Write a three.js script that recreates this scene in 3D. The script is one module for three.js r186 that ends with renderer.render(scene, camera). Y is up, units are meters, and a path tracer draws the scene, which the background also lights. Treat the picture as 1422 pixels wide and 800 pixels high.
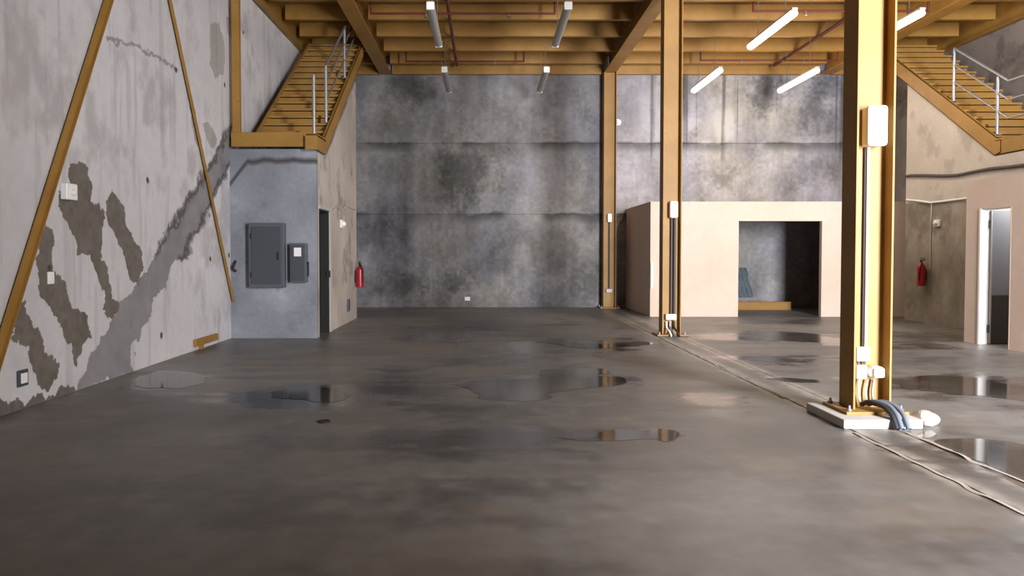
import * as THREE from 'three';
import { RoundedBoxGeometry } from 'three/addons/geometries/RoundedBoxGeometry.js';
import { mergeGeometries, toCreasedNormals } from 'three/addons/utils/BufferGeometryUtils.js';
import { RectAreaLightUniformsLib } from 'three/addons/lights/RectAreaLightUniformsLib.js';

// ---------------------------------------------------------------- camera, daylight, exposure
const scene = new THREE.Scene();
const F = 1030, PX = 673, PY = 380, PITCH = Math.atan(29 / F), EYE = 1.42;
const camera = new THREE.PerspectiveCamera(2 * Math.atan(400 / F) * 180 / Math.PI, 1422 / 800, 0.1, 100);
camera.position.set(0, EYE, 0);
camera.rotation.x = -PITCH;
camera.setViewOffset(1422, 800, 711 - PX, 400 - PY, 1422, 800);
camera.updateMatrixWorld(true);

scene.background = new THREE.Color().setRGB(4.0, 4.3, 4.7);          // bright overcast sky, seen only through the loading door
RectAreaLightUniformsLib.init();
const DOOR = { x0: 5.0, x1: 7.2, h: 5.6, d: -0.5, out: -1.6 };          // front wall opening and outer door; unseen porch added to shade the left floor
const daylight = new THREE.RectAreaLight(new THREE.Color().setRGB(1.0, 0.99, 1.01), 158, DOOR.x1 - DOOR.x0 - 0.1, DOOR.h - 0.1);
daylight.name = 'daylight_in_loading_door';
daylight.position.set((DOOR.x0 + DOOR.x1) / 2, DOOR.h / 2, -DOOR.out - 0.02);
scene.add(daylight);                                                    // a rect light shines along its own -z: into the hall

const renderer = new THREE.WebGLRenderer({ antialias: true });
renderer.toneMapping = THREE.LinearToneMapping;
renderer.toneMappingExposure = 0.70;
renderer.shadowMap.enabled = true;

// ---------------------------------------------------------------- helpers
// "d" is the distance into the hall (three's -z)
const V = (x, y, d) => new THREE.Vector3(x, y, -d);
const cs = Math.cos(PITCH), sn = Math.sin(PITCH);
function ray(px, py) { const a = (px - PX) / F, b = -(py - PY) / F; return [a, b * cs - sn, b * sn + cs]; }
const onFloor = (px, py, y = 0) => { const r = ray(px, py), t = (y - EYE) / r[1]; return { x: r[0] * t, d: r[2] * t }; };
const onSide = (px, py, X) => { const r = ray(px, py), t = X / r[0]; return { d: r[2] * t, y: EYE + r[1] * t }; };
const onFace = (px, py, d) => { const r = ray(px, py), t = d / r[2]; return { x: r[0] * t, y: EYE + r[1] * t }; };

let seed = 7;
const rnd = () => { seed = (seed + 0x6D2B79F5) | 0; let t = Math.imul(seed ^ seed >>> 15, 1 | seed); t = t + Math.imul(t ^ t >>> 7, 61 | t) ^ t; return ((t ^ t >>> 14) >>> 0) / 4294967296; };
const LAT = new Float32Array(65536).map(() => rnd());
function vn(x, y) {
  const ix = Math.floor(x), iy = Math.floor(y), fx = x - ix, fy = y - iy, u = fx * fx * (3 - 2 * fx), v = fy * fy * (3 - 2 * fy);
  const r0 = (iy & 255) << 8, r1 = ((iy + 1) & 255) << 8, c0 = ix & 255, c1 = (ix + 1) & 255;
  const a = LAT[r0 + c0], b = LAT[r0 + c1], c = LAT[r1 + c0], d = LAT[r1 + c1];
  return a + (b - a) * u + (c - a + (a - b - c + d) * u) * v;
}
function fbm(x, y, n) { let s = 0, a = 0.5, t = 0; for (let i = 0; i < n; i++) { s += a * vn(x, y); t += a; a *= 0.55; x = x * 2.03 + 17.3; y = y * 2.03 + 9.1; } return s / t; }
const clamp = (x, a = 0, b = 1) => x < a ? a : x > b ? b : x;
const sstep = (a, b, x) => { const t = clamp((x - a) / (b - a)); return t * t * (3 - 2 * t); };
const mix3 = (o, c, t) => { o[0] += (c[0] - o[0]) * t; o[1] += (c[1] - o[1]) * t; o[2] += (c[2] - o[2]) * t; };
function texture(w, h, fn, srgb = true) {
  const data = new Uint8Array(w * h * 4), o = [0, 0, 0];
  for (let j = 0, k = 0; j < h; j++) for (let i = 0; i < w; i++, k += 4) {
    fn((i + 0.5) / w, (j + 0.5) / h, o);
    data[k] = clamp(o[0], 0, 255); data[k + 1] = clamp(o[1], 0, 255); data[k + 2] = clamp(o[2], 0, 255); data[k + 3] = 255;
  }
  const t = new THREE.DataTexture(data, w, h, THREE.RGBAFormat);
  t.magFilter = THREE.LinearFilter; t.minFilter = THREE.LinearMipmapLinearFilter; t.generateMipmaps = true;
  t.wrapS = t.wrapT = THREE.RepeatWrapping;
  if (srgb) t.colorSpace = THREE.SRGBColorSpace;
  t.needsUpdate = true;
  return t;
}
function inPoly(p, x, y) {
  let c = false;
  for (let i = 0, j = p.length - 1; i < p.length; j = i++) if ((p[i][1] > y) !== (p[j][1] > y) && x < (p[j][0] - p[i][0]) * (y - p[i][1]) / (p[j][1] - p[i][1]) + p[i][0]) c = !c;
  return c;
}
function segDist(x, y, a, b) { const dx = b[0] - a[0], dy = b[1] - a[1], t = clamp(((x - a[0]) * dx + (y - a[1]) * dy) / (dx * dx + dy * dy)); return Math.hypot(x - a[0] - dx * t, y - a[1] - dy * t); }
function lineDist(p, x, y) { let m = 1e9; for (let i = 1; i < p.length; i++) m = Math.min(m, segDist(x, y, p[i - 1], p[i])); return m; }
const bbox = (p, e) => [Math.min(...p.map((q) => q[0])) - e, Math.max(...p.map((q) => q[0])) + e, Math.min(...p.map((q) => q[1])) - e, Math.max(...p.map((q) => q[1])) + e];
const inBox = (b, x, y) => x > b[0] && x < b[1] && y > b[2] && y < b[3];

// geometry in world space
function box(x0, x1, y0, y1, d0, d1, r = 0) {
  const w = Math.abs(x1 - x0), h = Math.abs(y1 - y0), l = Math.abs(d1 - d0);
  const g = r ? new RoundedBoxGeometry(w, h, l, 2, Math.min(r, w / 2.01, h / 2.01, l / 2.01)) : new THREE.BoxGeometry(w, h, l);
  return g.translate((x0 + x1) / 2, (y0 + y1) / 2, -(d0 + d1) / 2);
}
function tube(points, r, seg = 8, smooth = false) {
  const pts = points.map((p) => p.isVector3 ? p : V(...p));
  let curve;
  if (smooth) curve = new THREE.CatmullRomCurve3(pts, false, 'centripetal');
  else { curve = new THREE.CurvePath(); for (let i = 1; i < pts.length; i++) curve.add(new THREE.LineCurve3(pts[i - 1], pts[i])); }
  const n = smooth ? points.length * 8 : 1;
  if (smooth) return new THREE.TubeGeometry(curve, n, r, seg, false);
  const parts = [];
  for (let i = 1; i < pts.length; i++) {
    const len = pts[i].distanceTo(pts[i - 1]), g = new THREE.CylinderGeometry(r, r, len, seg, 1, false);
    g.applyQuaternion(new THREE.Quaternion().setFromUnitVectors(new THREE.Vector3(0, 1, 0), pts[i].clone().sub(pts[i - 1]).normalize()));
    g.translate(...pts[i].clone().add(pts[i - 1]).multiplyScalar(0.5).toArray());
    parts.push(g);
    if (i < pts.length - 1) parts.push(new THREE.SphereGeometry(r, seg, 6).translate(...pts[i].toArray()));
  }
  return mergeGeometries(parts.map((g) => g.index ? g.toNonIndexed() : g));
}
// polygon in the (depth, height) plane, extruded from x0 to x1
function sideSlab(poly, x0, x1, holes = []) {
  const s = new THREE.Shape(poly.map(([d, y]) => new THREE.Vector2(d, y)));
  for (const h of holes) s.holes.push(new THREE.Path(h.map(([d, y]) => new THREE.Vector2(d, y))));
  const g = new THREE.ExtrudeGeometry(s, { depth: x1 - x0, bevelEnabled: false });
  return g.rotateY(Math.PI / 2).translate(x0, 0, 0);              // shape x -> -z (depth), extrusion -> +x
}
// polygon in the (x, height) plane, extruded from depth d0 to d1
function faceSlab(poly, d0, d1, holes = []) {
  const s = new THREE.Shape(poly.map(([x, y]) => new THREE.Vector2(x, y)));
  for (const h of holes) s.holes.push(new THREE.Path(h.map(([x, y]) => new THREE.Vector2(x, y))));
  return new THREE.ExtrudeGeometry(s, { depth: d1 - d0, bevelEnabled: false }).translate(0, 0, -d1);
}
const rect = (a, b, c, d) => [[a, c], [b, c], [b, d], [a, d]];
function join(gs) {
  const l = gs.map((g) => { const q = g.index ? g.toNonIndexed() : g; if (!q.attributes.uv) q.setAttribute('uv', new THREE.BufferAttribute(new Float32Array(q.attributes.position.count * 2), 2)); for (const k of Object.keys(q.attributes)) if (!['position', 'normal', 'uv'].includes(k)) q.deleteAttribute(k); return q; });
  return l.length === 1 ? l[0] : mergeGeometries(l);
}
function metreUv(g) {
  const p = g.attributes.position, n = g.attributes.normal, uv = new Float32Array(p.count * 2);
  for (let i = 0; i < p.count; i++) {
    const x = p.getX(i), y = p.getY(i), z = p.getZ(i), ax = Math.abs(n.getX(i)), ay = Math.abs(n.getY(i)), az = Math.abs(n.getZ(i));
    if (ay > ax && ay > az) { uv[2 * i] = x; uv[2 * i + 1] = z; } else if (ax > az) { uv[2 * i] = z; uv[2 * i + 1] = y; } else { uv[2 * i] = x; uv[2 * i + 1] = y; }
  }
  g.setAttribute('uv', new THREE.BufferAttribute(uv, 2));
}
function mapUv(g, fn) {
  const p = g.attributes.position, uv = new Float32Array(p.count * 2);
  for (let i = 0; i < p.count; i++) { const q = fn(p.getX(i), p.getY(i), -p.getZ(i)); uv[2 * i] = q[0]; uv[2 * i + 1] = q[1]; }
  g.setAttribute('uv', new THREE.BufferAttribute(uv, 2));
}
const taken = {};
function numbered(name) { const n = taken[name] = (taken[name] ?? -1) + 1; return n ? name + '_' + String(n).padStart(3, '0') : name; }
function mark(o, label, category, group) { o.userData.label = label; if (category) o.userData.category = category; if (group) o.userData.group = group; return o; }
function thing(name, label, category, at, group) {
  const o = new THREE.Group(); o.name = numbered(name); o.position.copy(V(...at)); scene.add(o);
  return mark(o, label, category, group);
}
function part(parent, name, geo, material, opt = {}) {
  const g = join([].concat(geo));
  if (opt.uv) mapUv(g, opt.uv); else metreUv(g);
  let r = parent; while (r.parent && r.parent !== scene) r = r.parent;
  g.translate(-r.position.x, -r.position.y, -r.position.z);
  const m = new THREE.Mesh(g, material);
  m.name = name; m.castShadow = m.receiveShadow = true;
  if (opt.label) m.userData.label = opt.label;
  parent.add(m);
  return m;
}
function single(name, label, category, geo, material, group, opt = {}) {
  const g = join([].concat(geo));
  if (opt.uv) mapUv(g, opt.uv); else metreUv(g);
  g.computeBoundingBox();
  const c = g.boundingBox.getCenter(new THREE.Vector3()); c.y = g.boundingBox.min.y;
  g.translate(-c.x, -c.y, -c.z);
  const m = new THREE.Mesh(g, material);
  m.name = numbered(name); m.position.copy(c); m.castShadow = m.receiveShadow = true; scene.add(m);
  return mark(m, label, category, group);
}
function structure(name, label) { const o = new THREE.Group(); o.name = name; o.userData = { kind: 'structure', label }; scene.add(o); return o; }
function structMesh(name, label, geo, material, opt = {}) {
  const o = single(name, label, undefined, geo, material, undefined, opt); o.name = name; o.userData.kind = 'structure'; return o;
}

// ---------------------------------------------------------------- room measures
const XL = -4.21, XR = 10.55, DB = 19.24, TOP = 6.47, GIRDER = 5.99, JOIST = 6.17, COL = 3.21;
const DF = DOOR.d;
const UX = -2.78, UD = 12.29, UE = 16.1, UT = 3.13;                        // meter room under the left stair
const RX = 8.95, RE = 15.8;                                               // wall under the right stair
const BX = 3.67, BD = 16.43, BT = 2.55;                                   // pink partition room
const WX = 7.68, WE = 11.85;                                              // pink washroom

// ---------------------------------------------------------------- materials
const tiled = (t, size) => { t.repeat.set(1 / size, 1 / size); return t; };
const wrapN = (u, v, f, n) => fbm(u * f, v * f, n);
// tile that repeats: blend of noise over the edges by periodic lattice (256 cells, integer frequency)
function pfbm(u, v, f, n) { let s = 0, a = 0.5, t = 0; for (let i = 0; i < n; i++) { const m = f; const x = u * m, y = v * m; const ix = Math.floor(x), iy = Math.floor(y), fx = x - ix, fy = y - iy, p = fx * fx * (3 - 2 * fx), q = fy * fy * (3 - 2 * fy); const c0 = (ix % m) + i * 37 & 255, c1 = ((ix + 1) % m) + i * 37 & 255, r0 = ((iy % m) + i * 11 & 255) << 8, r1 = (((iy + 1) % m) + i * 11 & 255) << 8; const A = LAT[r0 + c0], B = LAT[r0 + c1], C = LAT[r1 + c0], D = LAT[r1 + c1]; s += a * (A + (B - A) * p + (C - A + (A - B - C + D) * p) * q); t += a; a *= 0.58; f *= 2; } return s / t; }
const bumpTex = tiled(texture(512, 512, (u, v, o) => { const n = pfbm(u, v, 6, 6) * 0.75 + pfbm(u, v, 64, 2) * 0.25; o[0] = o[1] = o[2] = n * 255; }, false), 2);
const steelTex = tiled(texture(512, 512, (u, v, o) => {
  const n = pfbm(u, v, 5, 6), s = pfbm(u, v, 48, 3);
  o[0] = 152 + (n - 0.5) * 28; o[1] = 113 + (n - 0.5) * 26; o[2] = 50 + (n - 0.5) * 22;
  const w = sstep(0.68, 0.8, s * 0.6 + n * 0.4); mix3(o, [104, 76, 48], w * 0.7);
}), 1.6);
const steel = new THREE.MeshStandardMaterial({ map: steelTex, roughness: 0.55, metalness: 0 });
const pinkTex = tiled(texture(512, 512, (u, v, o) => {
  const n = pfbm(u, v, 3, 6), s = pfbm(u, v, 24, 4);
  o[0] = 216 + (n - 0.5) * 16 + (s - 0.5) * 8; o[1] = 194 + (n - 0.5) * 18 + (s - 0.5) * 8; o[2] = 178 + (n - 0.5) * 22 + (s - 0.5) * 8;
}), 3);
const pink = new THREE.MeshStandardMaterial({ map: pinkTex, roughness: 0.8, bumpMap: bumpTex, bumpScale: 0.0015 });
const paleTex = tiled(texture(1024, 1024, (u, v, o) => {
  const n = pfbm(u, v, 3, 7), m = pfbm(u, v, 9, 5), st = pfbm(u, v, 40, 2);
  o[0] = 178 + (n - 0.5) * 62; o[1] = 170 + (n - 0.5) * 62; o[2] = 163 + (n - 0.5) * 60;
  mix3(o, [118, 110, 104], sstep(0.55, 0.72, m * 0.7 + n * 0.3) * 0.55);
  mix3(o, [96, 90, 86], sstep(0.74, 0.84, st * 0.5 + m * 0.5) * 0.5);
}), 4);
const pale = new THREE.MeshStandardMaterial({ map: paleTex, roughness: 0.85, bumpMap: bumpTex, bumpScale: 0.004 });
const deckTex = tiled(texture(512, 512, (u, v, o) => { const n = pfbm(u, v, 4, 6); o[0] = 128 + (n - 0.5) * 50; o[1] = 98 + (n - 0.5) * 44; o[2] = 56 + (n - 0.5) * 34; }), 2.5);
const deckMat = new THREE.MeshStandardMaterial({ map: deckTex, roughness: 0.7 });
const plain = (hex, rough = 0.5, metal = 0, extra = {}) => new THREE.MeshStandardMaterial({ color: hex, roughness: rough, metalness: metal, ...extra });
const M = {
  white: plain(0xe9e8e6, 0.45), whitePlastic: plain(0xf0f0ee, 0.35), panelGrey: plain(0x525860, 0.5), panelDark: plain(0x43484f, 0.5),
  black: plain(0x1c1b1a, 0.55), rubber: plain(0x25262a, 0.6), galv: plain(0x9b9ea4, 0.4, 0.6), red: plain(0xa01720, 0.35), pipeRed: plain(0x5e2218, 0.5),
  steelBlue: plain(0x6a7280, 0.45), fitting: plain(0xb9b7b2, 0.5), wire: plain(0x6a6864, 0.5), paper: plain(0xeceaea, 0.7), darkPipe: plain(0x4a4540, 0.6),
  grout: plain(0xc4c0ba, 0.85), mortar: plain(0xa9a299, 0.9), brass: plain(0x8c8478, 0.4, 0.7), tarp: plain(0x5c6f80, 0.7), greyDoor: plain(0x8b8d92, 0.4), kick: plain(0x4b4643, 0.45), dark: plain(0x24211f, 0.9),
};

// ---------------------------------------------------------------- left wall: white paint with grey repair patches and the scar of a removed flight
const L = (pts) => pts.map(([x, y]) => { const q = onSide(x, y, XL); return [q.d, q.y]; });
const patches = [
  [[97, 226], [118, 227], [130, 257], [127, 280], [140, 292], [144, 304], [140, 352], [150, 372], [154, 408], [167, 420], [158, 441], [144, 436], [147, 416], [138, 392], [128, 360], [106, 350], [108, 336], [82, 286], [82, 270], [100, 262], [95, 244]],
  [[148, 277], [157, 264], [164, 277], [172, 290], [176, 316], [196, 348], [199, 372], [190, 393], [181, 388], [174, 368], [164, 332], [154, 316], [147, 298]],
  [[62, 314], [72, 324], [74, 378], [90, 392], [96, 416], [110, 436], [120, 440], [127, 472], [116, 477], [112, 497], [104, 514], [98, 480], [82, 452], [74, 436], [64, 420], [54, 412], [51, 360], [54, 328]],
  [[34, 416], [40, 440], [56, 464], [68, 496], [83, 508], [78, 528], [66, 538], [56, 545], [46, 520], [36, 480], [18, 473], [16, 452]],
].map(L).map((p) => ({ p, b: bbox(p, 0.2) }));
const scar = L([[100, 549], [118, 500], [132, 474], [160, 436], [188, 400], [216, 352], [248, 300], [285, 244], [322, 178], [326, 202], [360, 214], [319, 229], [292, 278], [280, 312], [240, 372], [208, 436], [186, 480], [182, 522]]);
const scarB = bbox(scar, 0.5);
const scarEdge = [L([[216, 352], [248, 300], [285, 244], [322, 176]]), L([[250, 356], [280, 312], [292, 278], [319, 229], [345, 215], [372, 213]])];
const crack = L([[150, 55], [168, 60], [186, 62], [200, 70], [216, 78], [232, 86], [246, 99]]), crackB = bbox(crack, 0.1);
const smears = [[[291, 34], [304, 32], [312, 60], [312, 100], [300, 108], [292, 90]], [[314, 24], [321, 26], [322, 50], [316, 48]], [[263, 150], [270, 148], [280, 196], [272, 204]], [[282, 168], [292, 172], [302, 198], [296, 206], [286, 190]]].map(L).map((p) => ({ p, b: bbox(p, 0.25) }));
const spots = L([[69, 372], [244, 97], [338, 45], [292, 360], [318, 355], [224, 466], [205, 250], [312, 118]]);
const torn = L([[-60, 580], [-20, 566], [0, 557], [20, 555], [40, 557], [58, 551], [72, 549], [80, 544], [90, 537], [101, 536], [108, 544], [122, 541], [134, 540], [146, 533], [150, 545], [100, 560], [0, 600], [-60, 620]]), tornB = bbox(torn, 0.2);
const leftTex = texture(2048, 896, (u, v, o) => {
  const d = u * 20.6 - 1.1, y = v * 6.6;
  const n = fbm(d * 0.7, y * 0.7, 6), m = fbm(d * 3 + 40, y * 2.2 + 7, 5), f = fbm(d * 14 + 3, y * 14 + 5, 3), st = fbm(d * 7 + 90, y * 0.6 + 33, 4);
  o[0] = 202 + (n - 0.5) * 30 + (f - 0.5) * 10; o[1] = 201 + (n - 0.5) * 30 + (f - 0.5) * 10; o[2] = 204 + (n - 0.5) * 29 + (f - 0.5) * 10;
  mix3(o, [152, 148, 149], sstep(0.52, 0.72, m * 0.6 + n * 0.4) * 0.5);
  mix3(o, [140, 137, 139], sstep(0.58, 0.75, st) * 0.25);
  const wd = d + (fbm(d * 9, y * 9, 4) - 0.5) * 0.14, wy = y + (fbm(d * 9 + 50, y * 9 + 80, 4) - 0.5) * 0.16;
  if (inBox(scarB, d, y)) {
    const sd = d + (fbm(d * 5 + 7, y * 5, 5) - 0.5) * 0.4, sy = y + (fbm(d * 5 + 70, y * 5 + 20, 5) - 0.5) * 0.3;
    if (inPoly(scar, sd, sy)) { const g = fbm(d * 4 + 11, y * 4 + 3, 5); mix3(o, [96 + g * 46, 93 + g * 46, 96 + g * 46], 0.8); }
    for (const e of scarEdge) { const q = lineDist(e, sd, sy); mix3(o, [62, 58, 60], (1 - sstep(0.01, 0.10, q)) * 0.7 * sstep(0.3, 0.6, f + n * 0.3)); }
  }
  for (const s of smears) if (inBox(s.b, d, y) && inPoly(s.p, wd, wy)) mix3(o, [136, 130, 126], 0.55);
  for (const s of patches) if (inBox(s.b, d, y) && inPoly(s.p, wd, wy)) { const g = (f - 0.5) * 26 + (m - 0.5) * 22; o[0] = 108 + g; o[1] = 101 + g; o[2] = 95 + g; }
  if (inBox(crackB, d, y)) { const q = lineDist(crack, wd, wy); mix3(o, [110, 106, 108], (1 - sstep(0.005, 0.035, q)) * 0.6); }
  for (const s of spots) { const q = Math.hypot(d - s[0], y - s[1]); if (q < 0.09) mix3(o, [70, 66, 66], 1 - sstep(0.02, 0.05, q + (f - 0.5) * 0.04)); }
  // ragged patch of torn paint and old dirt where the photograph shows it, at the near end of the wall's foot
  if (inBox(tornB, d, y) && inPoly(torn, wd, wy)) { const g = (f - 0.5) * 30 + (m - 0.5) * 30; mix3(o, [92 + g, 87 + g, 84 + g], 0.85); }
});
const leftMat = new THREE.MeshStandardMaterial({ map: leftTex, roughness: 0.8 });
structMesh('wall_left', 'white painted concrete side wall with grey repair patches and a diagonal scar', box(XL - 0.2, XL, -0.2, TOP + 0.2, DF - 0.2, DB + 0.2), leftMat, { uv: (x, y, d) => [(d + 1.1) / 20.6, y / 6.6] });

// ---------------------------------------------------------------- back wall: cast in lifts
const blobs = [[650, 235, 0.75, 0.9, 0.6], [640, 392, 0.5, 0.35, 0.6], [560, 125, 0.7, 0.5, 0.35], [1062, 128, 0.55, 0.6, 0.7], [1132, 150, 0.4, 0.8, 0.5], [1148, 122, 0.4, 0.4, 0.4], [1000, 250, 0.5, 0.3, 0.35], [700, 130, 0.8, 0.35, -0.3], [810, 150, 0.5, 0.9, -0.35], [750, 240, 0.5, 0.6, -0.3], [905, 160, 0.5, 1.0, -0.35], [1010, 170, 0.6, 0.5, -0.35], [960, 185, 0.25, 0.25, 0.35], [1120, 235, 0.5, 0.5, 0.3], [560, 395, 0.8, 0.35, 0.35], [820, 400, 0.5, 0.5, 0.35], [520, 330, 0.6, 0.4, 0.25]].map(([px, py, rx, ry, a]) => { const q = onFace(px, py, DB); return [q.x, q.y, rx, ry, a]; });
const LIFT = [2.41, 4.24];
const backTex = texture(2048, 896, (u, v, o) => {
  const x = u * 15.4 - 4.5, y = v * 6.6;
  const n = fbm(x * 0.55 + 3, y * 0.75 + 8, 7), m = fbm(x * 1.9 + 31, y * 1.7 + 17, 6), st = fbm(x * 3.4 + 60, y * 0.35 + 4, 5), f = fbm(x * 13, y * 13, 3);
  const right = sstep(3.0, 3.4, x);  // right bay painted lighter, standing in for light from the lit tubes
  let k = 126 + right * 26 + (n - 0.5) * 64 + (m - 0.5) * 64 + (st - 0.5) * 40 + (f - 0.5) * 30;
  for (const b of blobs) { const q = Math.hypot((x - b[0]) / b[2], (y - b[1]) / b[3]) + (m - 0.5) * 1.4 + (f - 0.5) * 0.5; if (q < 1.3) k *= 1 - b[4] * 0.5 * (1 - sstep(0.2, 1.3, q)); }
  for (const j of LIFT) { const q = (y - j) + (fbm(x * 3, j * 7, 3) - 0.5) * 0.14; const s = sstep(0.35, 0.6, fbm(x * 0.9 + j * 5, j * 3, 3)); if (q > -0.28 && q < 0.06) k *= 1 - 0.34 * s * (q > 0 ? 1 - q / 0.06 : sstep(-0.28, 0, q)) * (0.6 + f * 0.8); }
  const streak = fbm(x * 6 + 12, 2.2 + y * 0.12, 4); k *= 1 - 0.35 * right * sstep(0.56, 0.74, streak) * sstep(2.9, 4.6, y + (m - 0.5) * 2.5);
  k = clamp(k, 52, 176);
  const blue = fbm(x * 0.8 + 77, y * 0.6 + 21, 4);
  o[0] = k * (0.985 - (blue - 0.5) * 0.10); o[1] = k * (0.975 - (blue - 0.5) * 0.06); o[2] = k * (0.985 + (blue - 0.45) * 0.16);
});
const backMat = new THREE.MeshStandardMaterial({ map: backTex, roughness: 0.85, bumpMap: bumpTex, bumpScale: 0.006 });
backMat.bumpMap = tiled(bumpTex.clone(), 2); backMat.bumpMap.repeat.set(15.4 / 2, 6.6 / 2);
const backUv = (x, y) => [(x + 4.5) / 15.4, y / 6.6];
{
  const w = structure('wall_back', 'mottled grey concrete end wall cast in three lifts');
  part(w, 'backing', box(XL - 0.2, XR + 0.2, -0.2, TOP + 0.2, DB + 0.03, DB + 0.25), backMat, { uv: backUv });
  const ys = [0, ...LIFT, TOP], xs = [XL, COL, XR];
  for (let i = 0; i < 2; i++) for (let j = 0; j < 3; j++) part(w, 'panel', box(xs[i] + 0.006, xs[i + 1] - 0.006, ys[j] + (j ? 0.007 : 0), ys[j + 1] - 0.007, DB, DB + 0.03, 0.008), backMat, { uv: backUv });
}
structMesh('wall_right', 'grey concrete side wall behind the steel stair with the railing', box(XR, XR + 0.2, -0.2, TOP + 0.2, DF - 0.2, DB), new THREE.MeshStandardMaterial({ map: paleTex, color: 0xbcbcc0, roughness: 0.85, bumpMap: bumpTex, bumpScale: 0.004 }));
const frontMat = new THREE.MeshStandardMaterial({ map: paleTex, color: 0x5c5956, roughness: 0.9 });
{
  const w = structure('wall_front', 'concrete front wall with the open loading door');
  part(w, 'panel', faceSlab(rect(XL - 0.2, XR + 0.2, 0, TOP + 0.2), DF - 0.2, DF, [rect(DOOR.x0, DOOR.x1, 0.001, DOOR.h)]), frontMat);
}
const addedPorchMat = new THREE.MeshStandardMaterial({ map: paleTex, color: 0x5c5956, roughness: 0.9 });  // porch added out of view to keep daylight off the left foreground
structMesh('wall_added_porch_near', 'unseen porch wall added to shade the near floor, repair patch side', box(DOOR.x0 - 0.2, DOOR.x0, 0, DOOR.h, DOOR.out, DF - 0.2), addedPorchMat);
structMesh('wall_added_porch_far', 'unseen porch wall added around the loading door light, washroom side', box(DOOR.x1, DOOR.x1 + 0.2, 0, DOOR.h, DOOR.out, DF - 0.2), addedPorchMat);
structMesh('ceiling_added_porch', 'slab over the unseen added porch', box(DOOR.x0 - 0.2, DOOR.x1 + 0.2, DOOR.h, DOOR.h + 0.2, DOOR.out, DF - 0.2), addedPorchMat);
structMesh('ground_outside', 'concrete apron outside the loading door', box(-8, 16, -0.25, -0.03, DOOR.out - 10, DF - 0.2), plain(0x77746f, 0.9));

// ---------------------------------------------------------------- floor
const damp = [[735, 478, 2.3, 1.6], [1085, 468, 1.2, 1.5], [750, 532, 1.6, 1.2], [430, 555, 0.8, 0.8], [1350, 535, 1.6, 1.1], [700, 604, 1.2, 0.5], [850, 604, 0.8, 0.4], [1390, 640, 0.7, 0.9], [235, 528, 0.7, 0.7], [1060, 500, 0.8, 0.8], [600, 470, 1.2, 1.2], [1290, 470, 1.2, 1.4], [990, 560, 0.5, 0.8]].map(([px, py, a, b]) => { const q = onFloor(px, py); return [q.x, q.d, a, b]; });
function floorNoise(x, d) { return [fbm(x * 0.35 + 5, d * 0.35 + 2, 6), fbm(x * 1.05 + 44, d * 0.8 + 13, 6), fbm(x * 9 + 8, d * 9 + 1, 3), fbm(x * 0.8 + 3, d * 3.1 + 71, 4)]; }
function dampAt(x, d, n) { let m = 0; for (const s of damp) { const q = Math.hypot((x - s[0]) / s[2], (d - s[1]) / s[3]) + (n[1] - 0.5) * 1.8 + (n[3] - 0.5) * 1.4 + (n[2] - 0.5) * 0.12; if (q < 1.1) m = Math.max(m, 1 - sstep(0.25, 1.1, q)); } return m; }
const floorUv = (x, y, d) => [(x + 4.5) / 15.4, (d + 1.1) / 20.6];
const floorTex = texture(2048, 2048, (u, v, o) => {
  const x = u * 15.4 - 4.5, d = v * 20.6 - 1.1, n = floorNoise(x, d);
  const k = (n[0] - 0.5) * 56 + (n[1] - 0.5) * 66 + (n[2] - 0.5) * 18 + (n[3] - 0.5) * 44;
  const e = k * 1.6; o[0] = 114 + e; o[1] = 113 + e; o[2] = 112.5 + e * 0.97;
  mix3(o, [74, 67, 61], sstep(0.46, 0.68, n[1] * 0.5 + n[3] * 0.5) * 0.45);
  mix3(o, [126, 112, 98], sstep(0.6, 0.75, fbm(x * 0.9 + 120, d * 0.9 + 60, 4)) * 0.3);
  mix3(o, [48, 44, 41], dampAt(x, d, n) * 0.4);
  for (const j of [2.94, 3.30]) { const q = Math.abs(x - j + (n[2] - 0.5) * 0.05); if (q < 0.16) mix3(o, [172, 165, 157], (1 - sstep(0.03, 0.15, q)) * 0.75 * sstep(0.25, 0.6, n[1] * 0.5 + n[2] * 0.5)); }
});
const floorRough = texture(1024, 1024, (u, v, o) => {
  const x = u * 15.4 - 4.5, d = v * 20.6 - 1.1, n = floorNoise(x, d);
  let r = 0.46 + (n[1] - 0.5) * 0.25 + (n[3] - 0.5) * 0.2 + (n[2] - 0.5) * 0.08;
  const w = dampAt(x, d, n); r += (0.17 + (n[2] - 0.5) * 0.05 - r) * w;
  o[0] = o[1] = o[2] = clamp(r, 0.1, 0.6) * 255;
}, false);
const floorBump = bumpTex.clone(); floorBump.repeat.set(15.4 / 2.5, 20.6 / 2.5);
const floorMat = new THREE.MeshStandardMaterial({ map: floorTex, roughnessMap: floorRough, roughness: 1, bumpMap: floorBump, bumpScale: 0.0012 });
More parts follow.
